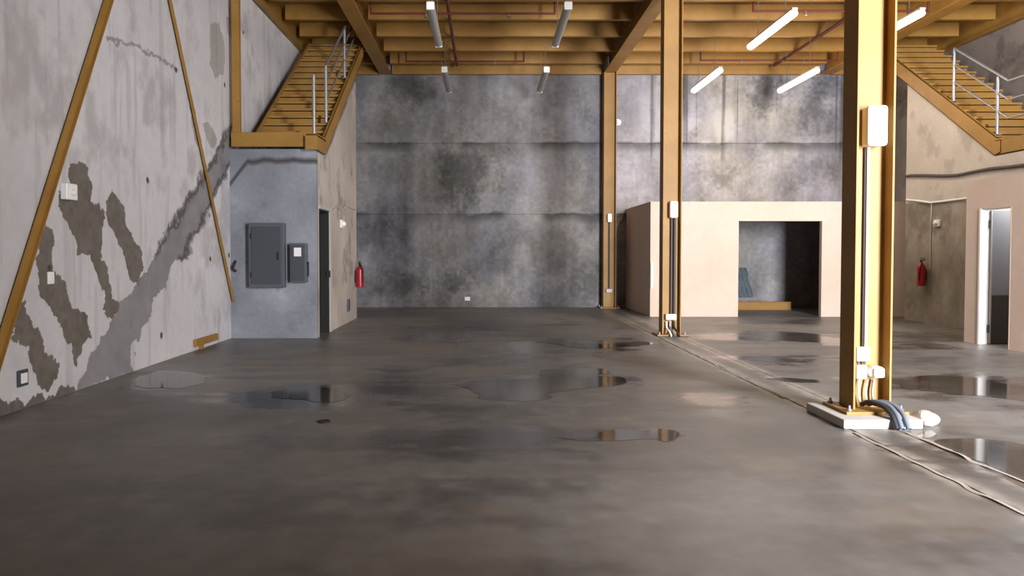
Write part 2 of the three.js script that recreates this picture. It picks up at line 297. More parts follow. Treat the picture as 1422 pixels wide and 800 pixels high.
{
  const f = structure('floor', 'worn damp concrete floor with a cut strip along the columns');
  part(f, 'base_slab', box(XL - 0.2, XR + 0.2, -0.2, -0.02, DF - 0.2, DB + 0.2), floorMat, { uv: floorUv });
  part(f, 'slab', box(XL, 2.93, -0.02, 0, DF - 0.2, DB), floorMat, { uv: floorUv });
  part(f, 'slab', box(3.31, XR, -0.02, 0, DF - 0.2, DB), floorMat, { uv: floorUv });
  part(f, 'strip', box(2.945, 3.295, -0.02, 0.002, DF - 0.2, DB), floorMat, { uv: floorUv });
  // crumbled mortar ridges beside the two cuts
  for (const [x0, d0, d1] of [[2.915, 3.0, 5.8], [3.325, 3.4, 5.8], [2.915, 7.2, 12.2]]) {
    const g = new THREE.BoxGeometry(0.03, 0.005, d1 - d0, 2, 1, 90).translate(x0, 0.004, -(d0 + d1) / 2), p = g.attributes.position;
    for (let i = 0; i < p.count; i++) { const y = p.getY(i), z = p.getZ(i); p.setX(i, p.getX(i) + (vn(z * 6 + x0 * 9, 3) - 0.5) * 0.03); if (y > 0) p.setY(i, 0.001 + y * (0.25 + vn(z * 5, x0 * 31) * 1.0) * (Math.abs(p.getX(i) - x0) < 0.02 ? 1.3 : 0.5)); }
    g.computeVertexNormals();
    part(f, 'mortar_ridge', g, M.mortar);
  }
}
// puddles
const waterMat = new THREE.MeshPhysicalMaterial({ map: floorTex, color: 0xc4bfba, roughness: 0.08, ior: 1.33 });
function puddle(label, px, group) {
  const pts = px.map(([x, y]) => { const q = onFloor(x, y); return new THREE.Vector2(q.x, -q.d); });
  const c = new THREE.CatmullRomCurve3(pts.map((p) => new THREE.Vector3(p.x, 0, p.y)), true, 'centripetal').getPoints(pts.length * 7);
  const s = new THREE.Shape(c.map((p) => { const a = (vn(p.x * 5 + 9, p.z * 5) - 0.5) * 0.10 + (vn(p.x * 17, p.z * 17 + 5) - 0.5) * 0.05, b = (vn(p.x * 5 + 60, p.z * 5 + 8) - 0.5) * 0.16; return new THREE.Vector2(p.x + a, -(p.z + b)); }));
  const g = new THREE.ShapeGeometry(s).rotateX(-Math.PI / 2).translate(0, 0.0025, 0);       // a film of water has a level top and no side to see
  single('puddle', label, 'puddle', g, waterMat, group, { uv: floorUv });
}
puddle('large irregular puddle in the middle of the dark floor', [[634, 534], [665, 528], [711, 527], [746, 525], [760, 513], [799, 512], [838, 513], [843, 518], [831, 523], [859, 525], [867, 530], [852, 535], [816, 538], [774, 543], [753, 555], [711, 557], [672, 554], [655, 543]]);
puddle('narrow puddle mirroring the yellow column between floor strip and open floor', [[774, 605], [816, 607], [852, 598], [873, 596], [904, 597], [936, 598], [948, 604], [922, 611], [852, 610.5], [816, 611]]);
puddle('thin dark puddle sliver just behind the yellow column with white boxes', [[1066, 528], [1100, 525.5], [1137, 528], [1138, 531], [1100, 531], [1074, 530]]);
puddle('long puddle mirroring the white washroom door jamb', [[1236, 529], [1263, 526.5], [1292, 522], [1347, 524], [1399, 533], [1440, 538], [1470, 548], [1440, 559], [1396, 554], [1350, 549], [1292, 544], [1250, 537]]);
puddle('broad puddle lying against the cut floor strip', [[1296, 616], [1350, 610], [1399, 614], [1440, 620], [1500, 640], [1500, 715], [1440, 690], [1385, 655], [1340, 635], [1312, 623]]);
puddle('small puddle at the foot of the column plinth beside the broad puddle', [[1272, 602], [1294, 599], [1306, 604], [1295, 611], [1280, 609]]);
puddle('small dark puddle far back before the grey end wall', [[610, 474], [628, 471], [648, 467.5], [664, 470], [655, 475], [630, 476]]);
puddle('long thin puddle running towards the middle yellow column', [[740, 473.5], [764, 472], [809, 476], [850, 478], [901, 475.5], [903, 478.5], [852, 483], [809, 483.5], [770, 478]]);
puddle('sheet of water beside the scarred white wall', [[184, 529], [206, 519], [228, 516], [266, 519], [286, 530], [262, 537], [228, 540], [196, 539]]);
puddle('shallow puddle before the grey meter room', [[372, 546], [408, 540], [452, 538], [480, 548], [466, 558], [420, 556], [386, 554]]);

// ---------------------------------------------------------------- ceiling deck and yellow steel frame
{
  const prof = [], pitch = 0.3, low = TOP + 0.002, high = TOP + 0.05;        // ribbed deck sheet, ribs lying along the joists
  prof.push([DF, high + 0.06]);
  for (let x = DF; x < DB - 0.01; x += pitch) { const e = (k) => Math.min(x + pitch * k, DB); prof.push([x, low], [e(0.45), low], [e(0.55), high], [e(0.9), high]); }
  prof.push([DB, high], [DB, high + 0.06]);
  const c = structure('ceiling', 'ribbed steel deck over the yellow joists');
  part(c, 'deck', sideSlab(prof.reverse(), XL, XR), deckMat);
  part(c, 'topping', box(XL - 0.2, XR + 0.2, TOP + 0.11, TOP + 0.25, DF - 0.2, DB + 0.2), deckMat);
}
function iAlong(x, w, y0, y1, d0, d1, t = 0.02) { return { bottom: box(x - w / 2, x + w / 2, y0, y0 + t, d0, d1), top: box(x - w / 2, x + w / 2, y1 - t, y1, d0, d1), web: box(x - t / 2, x + t / 2, y0 + t, y1 - t, d0, d1) }; }
for (const [x, label] of [[-2.53, 'yellow steel girder above the stair on the meter room'], [COL - 0.02, 'yellow steel girder carried by the row of columns'], [8.75, 'yellow steel girder above the stair with the grey railing']]) {
  const t = thing('steel_girder', label, 'girder', [x, GIRDER, (DF + DB) / 2]);
  const g = iAlong(x, 0.3, GIRDER, TOP, DF, DB - 0.1);
  part(t, 'bottom_flange', g.bottom, steel); part(t, 'web', g.web, steel); part(t, 'top_flange', g.top, steel);
}
for (const [x0, x1, label] of [[XL, XL + 0.14, 'yellow edge beam along the scarred white wall'], [XR - 0.14, XR, 'yellow edge beam along the concrete wall above the railing stair']]) {
  const t = thing('edge_beam', label, 'beam', [(x0 + x1) / 2, GIRDER, (DF + DB) / 2]);
  const wx = x0 === XL ? [x0, x0 + 0.02] : [x1 - 0.02, x1];
  part(t, 'web', box(...wx, GIRDER, TOP, DF, DB - 0.1), steel); part(t, 'flange', [box(x0, x1, GIRDER, GIRDER + 0.02, DF, DB - 0.1), box(x0, x1, TOP - 0.02, TOP, DF, DB - 0.1)], steel);
}
const BAYS = [[XL + 0.15, -2.69, 'wall bay over the meter room stair'], [-2.37, COL - 0.18, 'middle bay with the dark light fittings'], [COL + 0.14, 8.59, 'bay with the glowing lights'], [8.91, XR - 0.15, 'wall bay over the railing stair']];
for (const [x0, x1, where] of BAYS) {
  const t = thing('end_beam', 'yellow beam against the end wall in the ' + where, 'beam', [(x0 + x1) / 2, GIRDER, DB - 0.1]);
  part(t, 'web', box(x0, x1, GIRDER, GIRDER + 0.28, DB - 0.12, DB - 0.1), steel); part(t, 'flange', [box(x0, x1, GIRDER, GIRDER + 0.02, DB - 0.1, DB - 0.003), box(x0, x1, GIRDER + 0.26, GIRDER + 0.28, DB - 0.1, DB - 0.003)], steel);
}
{
  const protos = BAYS.map(([x0, x1, where]) => {
    const t = thing('steel_joist', 'yellow steel joist crossing the ' + where, 'joist', [(x0 + x1) / 2, JOIST, 18.75], 'joists in the ' + where);
    part(t, 'web', box(x0, x1, JOIST, JOIST + 0.3, 18.75, 18.762), steel);
    part(t, 'bottom_flange', [box(x0, x1, JOIST, JOIST + 0.012, 18.762, 18.85), box(x0, x1, JOIST + 0.012, JOIST + 0.03, 18.838, 18.85)], steel);
    part(t, 'top_flange', box(x0, x1, JOIST + 0.288, JOIST + 0.3, 18.762, 18.85), steel);
    return t;
  });
  const nth = ['first', 'second', 'third', 'fourth', 'fifth', 'sixth', 'seventh'];
  for (let k = 1; k < 7; k++) protos.forEach((p, i) => { const c = p.clone(); c.name = numbered('steel_joist'); c.position.z = -(18.75 - 1.17 * k); c.userData = { ...p.userData, label: nth[k] + ' yellow joist from the end wall in the ' + BAYS[i][2] }; scene.add(c); });
  protos.forEach((p, i) => { p.userData.label = 'first yellow joist from the end wall in the ' + BAYS[i][2]; });
}

// ---------------------------------------------------------------- columns
function column(cx, d, label, plinth) {
  const t = thing('steel_column', label, 'column', [cx, 0, d]), w = 0.32, b = 0.25, f = 0.018, y0 = plinth ? 0.10 : 0.03;
  for (const s of [-1, 1]) part(t, 'flange', box(cx + s * (w / 2 - f / 2) - f / 2, cx + s * (w / 2 - f / 2) + f / 2, y0, GIRDER, d - b / 2, d + b / 2, 0.003), steel);
  part(t, 'web', box(cx - w / 2 + f, cx + w / 2 - f, y0, GIRDER, d - 0.006, d + 0.006), steel);
  part(t, 'base_plate', box(cx - 0.26, cx + 0.26, y0 - 0.025, y0, d - 0.22, d + 0.22, 0.004), steel);
  if (plinth) part(t, 'plinth', box(cx - 0.37, cx + 0.27, 0, y0 - 0.025, d - 0.40, d + 0.3, 0.012), M.grout, { label: 'pale cement plinth' });
  for (const sx of [-1, 1]) for (const sd of [-1, 1]) part(t, 'bolt', [new THREE.CylinderGeometry(0.012, 0.012, 0.05, 8).translate(cx + sx * 0.215, y0 + 0.02, -(d + sd * 0.17)), new THREE.CylinderGeometry(0.022, 0.022, 0.018, 6).translate(cx + sx * 0.215, y0 + 0.009, -(d + sd * 0.17))], M.galv);
  return t;
}
column(3.26, 6.33, 'tall yellow steel column on a pale plinth with white junction boxes', true);
column(3.19, 12.75, 'yellow steel column before the edge of the pink partition room', false);
column(3.18, 18.98, 'yellow steel column standing against the grey end wall', false);

function roundedThing(name, label, cat, b, r, m) { return single(name, label, cat, box(...b, r), m); }
// electrics on the tall column; its web stands at d = 6.33
{
  const wd = 6.32;
  let t = thing('electrical_box', 'white electrical box high on the tall yellow column', 'electrical box', [3.27, 2.32, wd]);
  part(t, 'back_box', box(3.195, 3.35, 2.32, 2.64, wd - 0.07, wd, 0.012), M.whitePlastic);
  part(t, 'cover', box(3.187, 3.358, 2.31, 2.65, wd - 0.13, wd - 0.07, 0.03), M.whitePlastic);
  single('conduit', 'thin pale conduit running down the web of the tall yellow column', 'conduit', tube([[3.245, 2.31, wd - 0.02], [3.245, 0.62, wd - 0.02]], 0.012, 8), M.white);
  single('cable', 'thin dark cable beside the pale conduit on the tall yellow column', 'cable', tube([[3.222, 2.31, wd - 0.012], [3.222, 0.62, wd - 0.012]], 0.008, 8), M.rubber);
  t = thing('junction_box', 'upper square white junction box low on the tall yellow column', 'junction box', [3.205, 0.5, wd]);
  part(t, 'body', box(3.15, 3.265, 0.5, 0.62, wd - 0.07, wd - 0.001, 0.01), M.whitePlastic); for (const gx of [3.18, 3.235]) part(t, 'gland', tube([[gx, 0.47, wd - 0.03], [gx, 0.5, wd - 0.03]], 0.012), M.panelGrey);
  t = thing('junction_box', 'lower square white junction box under the upper one on the tall column', 'junction box', [3.2, 0.35, wd]);
  part(t, 'body', box(3.15, 3.24, 0.35, 0.465, wd - 0.07, wd - 0.001, 0.01), M.whitePlastic); part(t, 'gland', tube([[3.19, 0.32, wd - 0.03], [3.19, 0.35, wd - 0.03]], 0.012), M.panelGrey);
  t = thing('socket_outlet', 'rounded white socket outlet beside the junction boxes of the tall column', 'socket', [3.31, 0.36, wd]);
  part(t, 'body', box(3.262, 3.37, 0.36, 0.46, wd - 0.11, wd - 0.001, 0.03), M.whitePlastic); part(t, 'cover', box(3.272, 3.36, 0.37, 0.45, wd - 0.125, wd - 0.1, 0.012), M.white);
  for (const [x0, x1, r, m, label] of [[3.19, 3.20, 0.012, M.white, 'white flexible cable hanging from the lower junction box'], [3.26, 3.255, 0.009, M.white, 'thin white cable hanging between junction box and socket outlet'], [3.315, 3.31, 0.012, M.galv, 'grey cable hanging from the rounded socket outlet']])
    single('cable', label, 'cable', tube([[x0, 0.34, wd - 0.03], [(x0 + x1) / 2 - 0.012, 0.24, wd - 0.035], [x1, 0.12, wd - 0.04]], r, 8, true), m);
  for (const [x0, xm, x1, m, r, label] of [[3.2, 3.27, 3.285, M.rubber, 0.02, 'black rubber conduit curving over the column plinth to the floor'], [3.26, 3.32, 3.325, M.steelBlue, 0.02, 'blue grey conduit curving over the column plinth'], [3.31, 3.37, 3.38, M.steelBlue, 0.02, 'second blue grey conduit on the plinth, next to the cement lump']])
    single('floor_conduit', label, 'conduit', tube([[x0, 0.135, wd - 0.06], [x0 + 0.02, 0.17, wd - 0.13], [xm, 0.16, wd - 0.26], [x1, 0.11, wd - 0.37], [x1, 0.055, wd - 0.42], [x1, 0.012, wd - 0.45]], r, 10, true), m);
  const g = new THREE.IcosahedronGeometry(0.1, 3), p = g.attributes.position;
  for (let i = 0; i < p.count; i++) { const k = 0.8 + vn(p.getX(i) * 22 + 9, p.getZ(i) * 22 + p.getY(i) * 9) * 0.4; p.setXYZ(i, p.getX(i) * k * 1.05, Math.max(-0.04, p.getY(i) * k * 0.7), p.getZ(i) * k); }
  g.computeVertexNormals();
  single('cement_lump', 'white lump of cement beside the plinth conduits', 'cement', g.translate(3.66, 0.04, -6.12), M.grout);
}
// electrics on the middle column, web at d = 12.75
{
  const wd = 12.742;
  let t = thing('electrical_box', 'white electrical box on the column before the pink room', 'electrical box', [3.22, 2.02, wd]);
  part(t, 'back_box', box(3.155, 3.285, 2.02, 2.29, wd - 0.07, wd, 0.012), M.whitePlastic); part(t, 'cover', box(3.15, 3.29, 2.01, 2.3, wd - 0.13, wd - 0.07, 0.03), M.whitePlastic);
  for (const [x, label] of [[3.2, 'dark conduit under the white box of the column before the pink room'], [3.255, 'second dark conduit beside the first on the column before the pink room']]) single('conduit', label, 'conduit', tube([[x, 2.01, wd - 0.03], [x, 0.36, wd - 0.03]], 0.022, 8), M.darkPipe);
  t = thing('junction_box', 'white junction box low on the column before the pink room', 'junction box', [3.19, 0.27, wd]);
  part(t, 'body', box(3.1, 3.28, 0.27, 0.37, wd - 0.09, wd - 0.001, 0.012), M.whitePlastic); for (const q of [0.04, 0.14]) part(t, 'gland', tube([[3.1 + q, 0.25, wd - 0.04], [3.1 + q, 0.27, wd - 0.04]], 0.014), M.panelGrey);
  for (const [x, m, label] of [[3.12, M.white, 'white cable bending to the floor at the column before the pink room'], [3.18, M.galv, 'grey cable bending to the floor at the column before the pink room'], [3.25, M.rubber, 'black cable bending to the floor at the column before the pink room']]) single('cable', label, 'cable', tube([[x, 0.245, wd - 0.04], [x, 0.14, wd - 0.06], [x + 0.02, 0.07, wd - 0.2], [x + 0.03, 0.01, wd - 0.28]], 0.018, 8, true), m);
}
{
  const wd = 18.972;
  const t = thing('electrical_box', 'small white electrical box on the column against the end wall', 'electrical box', [3.18, 2.2, wd]);
  part(t, 'back_box', box(3.13, 3.23, 2.2, 2.41, wd - 0.06, wd, 0.012), M.whitePlastic); part(t, 'cover', box(3.125, 3.235, 2.195, 2.415, wd - 0.1, wd - 0.06, 0.02), M.whitePlastic);
  single('conduit', 'dark conduit on the column against the end wall', 'conduit', tube([[3.18, 2.2, wd - 0.03], [3.18, 0.52, wd - 0.03]], 0.02, 8), M.darkPipe);
  const j = thing('junction_box', 'junction box low on the column against the end wall', 'junction box', [3.18, 0.4, wd]);
  part(j, 'body', box(3.1, 3.26, 0.4, 0.5, wd - 0.07, wd - 0.001, 0.012), M.fitting); part(j, 'gland', tube([[3.18, 0.5, wd - 0.03], [3.18, 0.53, wd - 0.03]], 0.026), M.panelGrey);
}

// ---------------------------------------------------------------- meter room under the left stair
const SL = 0.675;                                                         // slope of both stairs
const stairL = { d0: 12.9, y0: 3.22 }, stairR = { d0: 13.0, y0: 3.22 };
const meterTex = texture(512, 1024, (u, v, o) => {
  const x = u * 1.5, y = v * 3.2, n = fbm(x * 1.3 + 9, y * 1.3 + 4, 6), m = fbm(x * 5 + 3, y * 5, 5), f = fbm(x * 22, y * 22, 3);
  o[0] = 136 + (n - 0.5) * 54 + (f - 0.5) * 12; o[1] = 139 + (n - 0.5) * 54 + (f - 0.5) * 12; o[2] = 148 + (n - 0.5) * 52 + (f - 0.5) * 12;
  mix3(o, [176, 177, 184], sstep(0.55, 0.7, m * 0.6 + n * 0.4) * 0.45);
  const q = y - 2.96 + (fbm(x * 2.2, 2, 4) - 0.5) * 0.14 + (x < 0.3 ? (0.3 - x) * 1.3 : 0);
  if (Math.abs(q) < 0.07) mix3(o, [58, 56, 60], (1 - Math.abs(q) / 0.07) * 0.95);
  mix3(o, [100, 102, 110], sstep(0.56, 0.76, m) * 0.35);
});
const meterMat = new THREE.MeshStandardMaterial({ map: meterTex, roughness: 0.75, bumpMap: bumpTex, bumpScale: 0.002 });
structMesh('wall_meter_front', 'blue grey painted wall of the meter room carrying the electrical panel', box(XL, UX, 0, UT, UD, UD + 0.1), meterMat, { uv: (x, y) => [(x - XL) / 1.5, y / 3.2] });
const dr0 = 12.47, dr1 = 13.26, drh = 2.16;
structMesh('wall_meter_side', 'pale wall of the meter room with the dark doorway, rising under the stair', sideSlab([[UD + 0.1, 0], [dr0, 0], [dr0, drh], [dr1, drh], [dr1, 0], [UE, 0], [UE, stairL.y0 - 0.27 + SL * (UE - stairL.d0)], [stairL.d0, stairL.y0 - 0.27 + 0.02], [12.75, UT], [UD + 0.1, UT]], UX - 0.15, UX), pale);
structMesh('wall_meter_back', 'pale back wall of the meter room', box(XL, UX - 0.15, 0, 5.0, UE - 0.15, UE), pale);
structMesh('ceiling_meter', 'concrete slab closing the meter room', box(XL, UX - 0.15, UT - 0.12, UT, UD + 0.1, UE - 0.15), pale);
{
  const d = structure('door_1', 'pale steel frame of the dark meter room doorway');
  part(d, 'jamb', box(UX - 0.16, UX, 0, drh, dr1 - 0.03, dr1, 0.004), M.black, { label: 'black steel jamb' }); part(d, 'jamb', box(UX - 0.16, UX, 0, drh, dr0, dr0 + 0.03, 0.004), M.black, { label: 'black steel jamb' }); part(d, 'head', box(UX - 0.16, UX, drh - 0.03, drh, dr0 + 0.03, dr1 - 0.03, 0.004), M.black);
  part(d, 'architrave', box(UX, UX + 0.02, 0, drh + 0.05, dr1, dr1 + 0.16, 0.005), M.fitting, { label: 'pale flat architrave' }); part(d, 'architrave', box(UX, UX + 0.02, drh, drh + 0.05, dr0 - 0.02, dr1, 0.005), M.fitting);
  part(d, 'lock', box(UX - 0.05, UX + 0.03, 0.98, 1.1, dr1 - 0.05, dr1 - 0.03, 0.004), M.black);
}
{
  const a = onFace(348, 310, UD), b = onFace(398, 399, UD);
  const t = thing('electrical_cabinet', 'large dark grey electrical panel on the meter room wall', 'electrical panel', [(a.x + b.x) / 2, b.y, UD]);
  part(t, 'cabinet', box(a.x, b.x, b.y, a.y, UD - 0.13, UD - 0.001, 0.01), M.panelGrey);
  const dr = part(t, 'door', box(a.x + 0.05, b.x - 0.05, b.y + 0.06, a.y - 0.06, UD - 0.145, UD - 0.13, 0.006), M.panelDark);
  part(dr, 'handle', box(b.x - 0.11, b.x - 0.085, (a.y + b.y) / 2 - 0.07, (a.y + b.y) / 2 + 0.05, UD - 0.165, UD - 0.145, 0.004), M.black);
  for (const k of [0.2, 0.8]) part(dr, 'hinge', box(a.x + 0.038, a.x + 0.052, b.y + (a.y - b.y) * k - 0.04, b.y + (a.y - b.y) * k + 0.04, UD - 0.15, UD - 0.13), M.black);
  const c = onFace(405, 338, UD), e = onFace(428, 392, UD);
  const s = thing('disconnect_switch', 'narrow grey disconnect switch beside the large electrical panel', 'switch box', [(c.x + e.x) / 2, e.y, UD]);
  part(s, 'cabinet', box(c.x, e.x, e.y, c.y, UD - 0.12, UD - 0.001, 0.01), M.panelGrey);
  part(s, 'door', box(c.x + 0.025, e.x - 0.025, e.y + 0.03, c.y - 0.03, UD - 0.132, UD - 0.12, 0.005), M.panelDark);
  const l = onFace(411, 344, UD), k = onFace(421, 356, UD);
  part(s, 'label_plate', box(l.x, k.x, k.y, l.y, UD - 0.136, UD - 0.132), M.paper, { label: 'white paper label' });
  part(s, 'lever', [box(e.x - 0.002, e.x + 0.03, e.y + 0.3, e.y + 0.34, UD - 0.09, UD - 0.05, 0.004), box(e.x + 0.012, e.x + 0.03, e.y + 0.1, e.y + 0.34, UD - 0.085, UD - 0.055, 0.004)], M.black);
  single('cable_knot', 'small black cable end sticking out beside the electrical panel', 'cable', tube([[XL + 0.08, 1.28, UD - 0.002], [XL + 0.09, 1.25, UD - 0.05], [XL + 0.06, 1.16, UD - 0.06], [XL + 0.1, 1.11, UD - 0.03]], 0.02, 8, true), M.black);
}

// ---------------------------------------------------------------- stairs (upper flights left hanging after the lower ones were taken out)
function stair(o) {
  const { xo, xi, d0, y0, label, inner, landing } = o;                    // xo: wall-side, xi: hall-side face of the stringers
  const s = Math.sign(xi - xo), n = 15, rise = 0.185, go = rise / SL, t = thing('staircase', label, 'staircase', [(xo + xi) / 2, y0 - 0.26, d0]);
  const at = (d) => y0 + (d - d0) * SL;
  const dEnd = d0 + n * go, hgt = 0.27;
  for (const [a, b] of [[xo, xo + s * 0.05], [xi - s * 0.05, xi]]) {
    const x0 = Math.min(a, b), x1 = Math.max(a, b), web = xi - s * 0.05 === a ? [xi - s * 0.015, xi] : [xo, xo + s * 0.015];
    const drop = a === xo ? o.wallDrop : 0, lo = at(d0) - drop, hi = at(dEnd) - drop;
    part(t, 'stringer', [
      sideSlab([[d0 - 0.12, lo - 0.22], [d0 + 0.05, lo - 0.26], [dEnd, hi - hgt], [dEnd, hi + 0.05], [d0, lo + 0.05], [d0 - 0.12, lo + 0.04]], Math.min(...web), Math.max(...web)),
      sideSlab([[d0 - 0.12, lo + 0.028], [d0, lo + 0.035], [dEnd, hi + 0.035], [dEnd, hi + 0.05], [d0, lo + 0.05], [d0 - 0.12, lo + 0.04]], x0, x1),
      sideSlab([[d0 - 0.12, lo - 0.22], [d0 + 0.05, lo - 0.26], [dEnd, hi - hgt], [dEnd, hi - hgt + 0.014], [d0 + 0.05, lo - 0.246], [d0 - 0.12, lo - 0.206]], x0, x1)], steel);
  }
  const tx0 = Math.min(xo + s * 0.016, xi - s * 0.016), tx1 = Math.max(xo + s * 0.016, xi - s * 0.016);
  for (let k = 1; k <= n; k++) {
    const d = d0 + k * go, y = y0 + (k - 1) * rise;
    part(t, 'tread', [sideSlab([[d - 0.04, y + rise - 0.04], [d - 0.04, y + rise], [d + go - 0.02, y + rise], [d + go - 0.02, y + rise - 0.008], [d - 0.03, y + rise - 0.008], [d - 0.03, y + rise - 0.04]], tx0, tx1)], steel);
    part(t, 'riser', sideSlab([[d - 0.012, y + 0.004], [d - 0.012, y + rise - 0.055], [d - 0.002, y + rise - 0.055], [d - 0.002, y + 0.004]], tx0, tx1), steel);
  }
  // landing
  const [l0, l1] = landing, lx0 = Math.min(xo, xi), lx1 = Math.max(xo, xi);
  part(t, 'landing_plate', box(lx0, lx1, y0 - 0.012, y0, l0, d0 + 0.05), steel);
  for (const e of o.edges) part(t, 'landing_beam', e, steel);
  // railing on the hall side
  const rx = xi - s * 0.09, tops = [1.0, 0.68, 0.36];
  const place = (d) => d < d0 ? y0 : at(d) + 0.05;
  for (const d of o.posts) part(t, 'post', [tube([[rx, place(d) - 0.02, d], [rx, place(d) + 1.0, d]], 0.026, 10), box(rx - 0.05, rx + 0.05, place(d) - 0.02, place(d) - 0.008, d - 0.05, d + 0.05)], M.galv, { label: 'grey pipe railing post' });
  for (const h of tops) part(t, 'rail', tube(o.rail.map((d) => [rx + o.railOut, (d <= d0 ? y0 : at(d) + 0.05) + h, d]), h === 1 ? 0.024 : 0.017, 10), M.galv, { label: 'grey pipe rail' });
  return t;
}
stair({
  xo: XL + 0.2, xi: UX + 0.02, d0: stairL.d0, y0: stairL.y0 + 0.16, wallDrop: 0, landing: [12.24, 12.9], posts: [12.45, 13.4, 15.2], rail: [13.4, 16.4], railOut: 0,
  label: 'yellow steel stair with many treads climbing from the top of the meter room',
  edges: [[box(XL + 0.06, UX - 0.15, 3.16, 3.39, 12.2, 12.215), box(XL + 0.06, UX - 0.15, 3.16, 3.175, 12.215, 12.27), box(XL + 0.06, UX - 0.15, 3.375, 3.39, 12.215, 12.27)], [box(UX - 0.14, UX + 0.06, 3.1, 3.33, 12.12, 12.14), box(UX + 0.04, UX + 0.06, 3.1, 3.33, 12.14, 12.8), box(UX - 0.14, UX + 0.06, 3.315, 3.33, 12.14, 12.8)]],
});
stair({
  xo: XR - 0.2, xi: RX - 0.02, d0: stairR.d0, y0: stairR.y0 + 0.16, wallDrop: 0.16, landing: [10.6, 13.0], posts: [13.12, 14.35], rail: [11.2, 12.85, 14.35], railOut: 0,
  label: 'yellow steel stair with grey pipe railing above the extinguisher wall',
  edges: [[box(RX - 0.02, RX - 0.005, 3.14, 3.37, 10.6, 12.9), box(RX - 0.005, RX + 0.05, 3.14, 3.155, 10.6, 12.9), box(RX - 0.005, RX + 0.05, 3.355, 3.37, 10.6, 12.9)], [box(RX, XR - 0.02, 3.14, 3.36, 10.6, 10.62)]],
});
{
  const t = thing('hanger_post', 'slim yellow post dropping from the edge beam to the stair landing', 'post', [XL + 0.13, 3.39, 12.24]);
  part(t, 'shaft', box(XL + 0.08, XL + 0.2, 3.392, GIRDER - 0.001, 12.2, 12.3, 0.004), steel); part(t, 'end_plate', box(XL + 0.07, XL + 0.21, 3.391, 3.403, 12.19, 12.31), steel);
}
// bracing on the left wall: angle sections
function brace(p0, p1, w, out, label) {
  const a = onSide(...p0, XL + 0.05), b = onSide(...p1, XL + 0.05), A = V(XL + 0.03, a.y, a.d), B = V(XL + 0.03, b.y, b.d);
  const dir = B.clone().sub(A), len = dir.length(); dir.normalize();
  const t = thing('wall_brace', label, 'brace', [XL + 0.03, Math.min(a.y, b.y), a.y < b.y ? a.d : b.d]);
  const q = new THREE.Quaternion().setFromUnitVectors(new THREE.Vector3(0, 1, 0), dir), mid = A.clone().add(B).multiplyScalar(0.5);
  const lay = (g) => g.applyQuaternion(q).translate(mid.x, mid.y, mid.z);
  part(t, 'wall_leg', lay(new THREE.BoxGeometry(0.012, len, w)), steel);
  part(t, 'standing_leg', lay(new THREE.BoxGeometry(out, len, 0.012).translate(out / 2, 0, w / 2 * (dir.z > 0 ? 1 : -1))), steel);
}
brace([186, -110], [-40, 619], 0.10, 0.035, 'wide yellow diagonal brace crossing the repair patches on the white wall');
brace([213, -120], [325.5, 417], 0.085, 0.035, 'narrow yellow diagonal brace ending at the corner of the meter room');
single('brace_shoe', 'short rusty yellow bracket left at the foot of the white wall', 'bracket', (() => { const a = onSide(268, 474, XL), b = onSide(299, 472, XL); return [box(XL, XL + 0.05, a.y - 0.08, a.y + 0.02, a.d, b.d, 0.004), box(XL, XL + 0.06, 0, a.y - 0.07, a.d + 0.2, a.d + 0.26)]; })(), steel);

// ---------------------------------------------------------------- pink partition room at the end of the right-hand bay
{
  const a = onFace(1026, 307, BD), b = onFace(1140, 440, BD), o = [a.x, b.x, 0.0, a.y];
  structMesh('wall_partition_front', 'pale pink partition wall with the wide dark doorway', faceSlab([[BX, 0], [o[0], 0], [o[0], o[3]], [o[1], o[3]], [o[1], 0], [XR, 0], [XR, BT], [BX, BT]], BD, BD + 0.12), pink);
  structMesh('wall_partition_side', 'pink partition wall facing the column against the end wall', box(BX, BX + 0.12, 0, BT, BD + 0.12, DB), pink);
  structMesh('ceiling_partition', 'flat top of the pink partition room', box(BX + 0.12, XR, BT - 0.1, BT, BD + 0.12, DB), pink);
  const t = thing('yellow_beam', 'short yellow beam lying on the floor inside the pink room', 'beam', [7.0, 0, 18.4]);
  part(t, 'web', box(5.9, 7.62, 0.012, 0.188, 18.42, 18.432), steel); part(t, 'flange', [box(5.9, 7.62, 0.0, 0.014, 18.38, 18.5), box(5.9, 7.62, 0.186, 0.2, 18.38, 18.5)], steel);
  const g = new THREE.PlaneGeometry(0.42, 0.75, 14, 22), p = g.attributes.position;
  for (let i = 0; i < p.count; i++) { const x = p.getX(i), y = p.getY(i), k = (y + 0.375) / 0.75; p.setX(i, x * (1 - k * 0.55) - k * 0.06); p.setZ(i, 0.10 * (1 - k) + Math.sin(x * 26 + y * 7) * 0.03 + vn(x * 12 + 3, y * 9) * 0.05); }
  g.computeVertexNormals();
  single('tarpaulin', 'crumpled blue grey sheet hanging against the wall inside the pink room', 'sheet', g.translate(6.72, 0.66, -(DB - 0.03)), plain(0x5c666e, 0.7, 0, { side: THREE.DoubleSide }));
  const q = onFace(905, 365, BD), r = onFace(908, 400, BD);
  const tr = thing('cable_trunking', 'short white cable trunking on the corner of the pink room', 'trunking', [BX + 0.05, r.y, BD]);
  part(tr, 'channel', box(BX + 0.005, BX + 0.055, r.y, q.y, BD - 0.03, BD - 0.001, 0.006), M.whitePlastic); part(tr, 'cap', box(BX + 0.003, BX + 0.057, q.y - 0.03, q.y + 0.002, BD - 0.033, BD - 0.001, 0.004), M.white);
}

